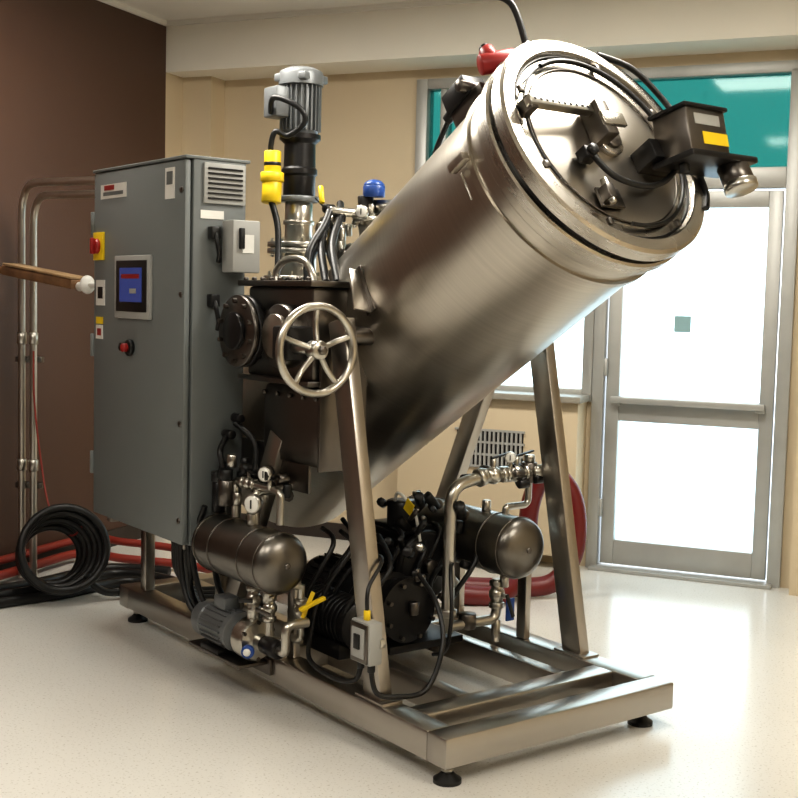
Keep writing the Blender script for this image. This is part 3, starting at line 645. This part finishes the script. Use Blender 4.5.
def rm(r,d,z): return ROOM@V((r,d,z))
ch=root('coiled_black_hose')
cc=V((-1.66,5.88,.235))
for i in range(6):
    R=.145+.011*i; off=V((.022*(i-2),-.028*(i-2)*1,.012*(i%2)+.0))
    ax=V((.35,-.93,.1+.06*(i-2)))
    torus(ch,'loop_%d'%i,cc+off+V((0,0,R-.18)),ax,R,.019,BLACK,48,10)
tube(ch,'tail',[cc+V((.16,-.05,-.1)),cc+V((.25,-.02,-.19)),cc+V((.45,.1,-.2)),cc+V((.6,.2,-.205)),cc+V((.8,.1,-.2))],.019,BLACK)
bh=root('black_floor_hose')
tube(bh,'hose_a',[(-2.15,5.55,.03),(-1.98,5.72,.03),(-1.72,5.95,.03),(-1.5,6.3,.03),(-1.25,6.25,.03),(-1.0,6.0,.03),(-.9,5.6,.03)],.028,BLACK)
tube(bh,'hose_b',[(-2.1,5.42,.026),(-1.92,5.62,.026),(-1.62,5.88,.026),(-1.4,6.15,.026),(-1.2,6.1,.026),(-1.0,5.8,.026),(-.95,5.4,.026)],.025,BLACK)
tube(bh,'hose_c',[(-2.2,5.72,.026),(-2.02,5.86,.026),(-1.8,6.1,.026),(-1.55,6.45,.026),(-1.2,6.4,.03)],.026,BLACK)
rh=root('red_floor_hose')
tube(rh,'hose',[rm(WL+.06,4.4,.11),rm(WL+.05,5.0,.11),rm(WL+.07,5.6,.11),(-1.52,6.75,.11),(-1.2,6.65,.10),(-.8,6.4,.08),(-.3,6.2,.05)],.022,ORH)
tube(rh,'hose_b',[rm(WL+.10,4.4,.05),rm(WL+.10,5.0,.05),rm(WL+.11,5.5,.05),(-1.5,6.6,.05),(-1.1,6.5,.04),(-.7,6.2,.04)],.024,ORH)
r2=root('red_suction_hose')
tube(r2,'hose',[(.15,6.1,.10),(.35,6.1,.06),(.6,6.12,.055),(.80,6.14,.075),(.90,6.15,.2),(.925,6.16,.36),(.90,6.18,.52),(.82,6.2,.62),(.74,6.22,.60),(.69,6.24,.45),(.67,6.24,.2),(.55,6.0,.055),(.3,5.95,.055)],.05,REDH,16)

# hoist cable from ceiling above the collar
hk=root('hanging_power_cord',MACH)
tp=lp(.04,.55,-.16)
tube(hk,'cord',[(tp.x-.22,tp.y-.20,CH),(tp.x-.23,tp.y-.21,2.85),(tp.x-.23,tp.y-.21,2.68),(tp.x-.20,tp.y-.19,2.61),(tp.x-.12,tp.y-.11,2.57),(tp.x-.04,tp.y-.04,2.53),tp],.012,BLACK)
cyl(hk,'hook_nut',(tp.x-.23,tp.y-.21,2.62),(tp.x-.23,tp.y-.21,2.68),.022,BLACKM)
lathe(hk,'ceiling_rose',(tp.x-.22,tp.y-.20,CH-.03),(0,0,1),[(0,.03),(.01,.05),(.03,.055)],WHITE,24)

# ------------------------------------------------------------ world
wd=bpy.data.worlds.new('overcast_sky'); SC.world=wd; wd.use_nodes=True
n=wd.node_tree.nodes; l=wd.node_tree.links; bg=n['Background']
tc=n.new('ShaderNodeTexCoord'); sx=n.new('ShaderNodeSeparateXYZ'); rp=n.new('ShaderNodeValToRGB')
l.new(tc.outputs['Generated'],sx.inputs[0]); l.new(sx.outputs['Z'],rp.inputs['Fac']); l.new(rp.outputs['Color'],bg.inputs['Color'])
rp.color_ramp.elements[0].color=(.90,.96,1,1); rp.color_ramp.elements[1].color=(.75,.88,1,1)
bg.inputs['Strength'].default_value=3.4

# ------------------------------------------------------------ camera
cam=bpy.data.cameras.new('camera'); cam.sensor_width=36; cam.lens=1220/798*36
co=bpy.data.objects.new('camera',cam); COL.objects.link(co)
co.matrix_world=Matrix.Translation((0,0,1.5))@Matrix.Rotation(rad(90-4.64),4,'X')@Matrix.Rotation(rad(1.4),4,'Z')
SC.camera=co
print('OK')
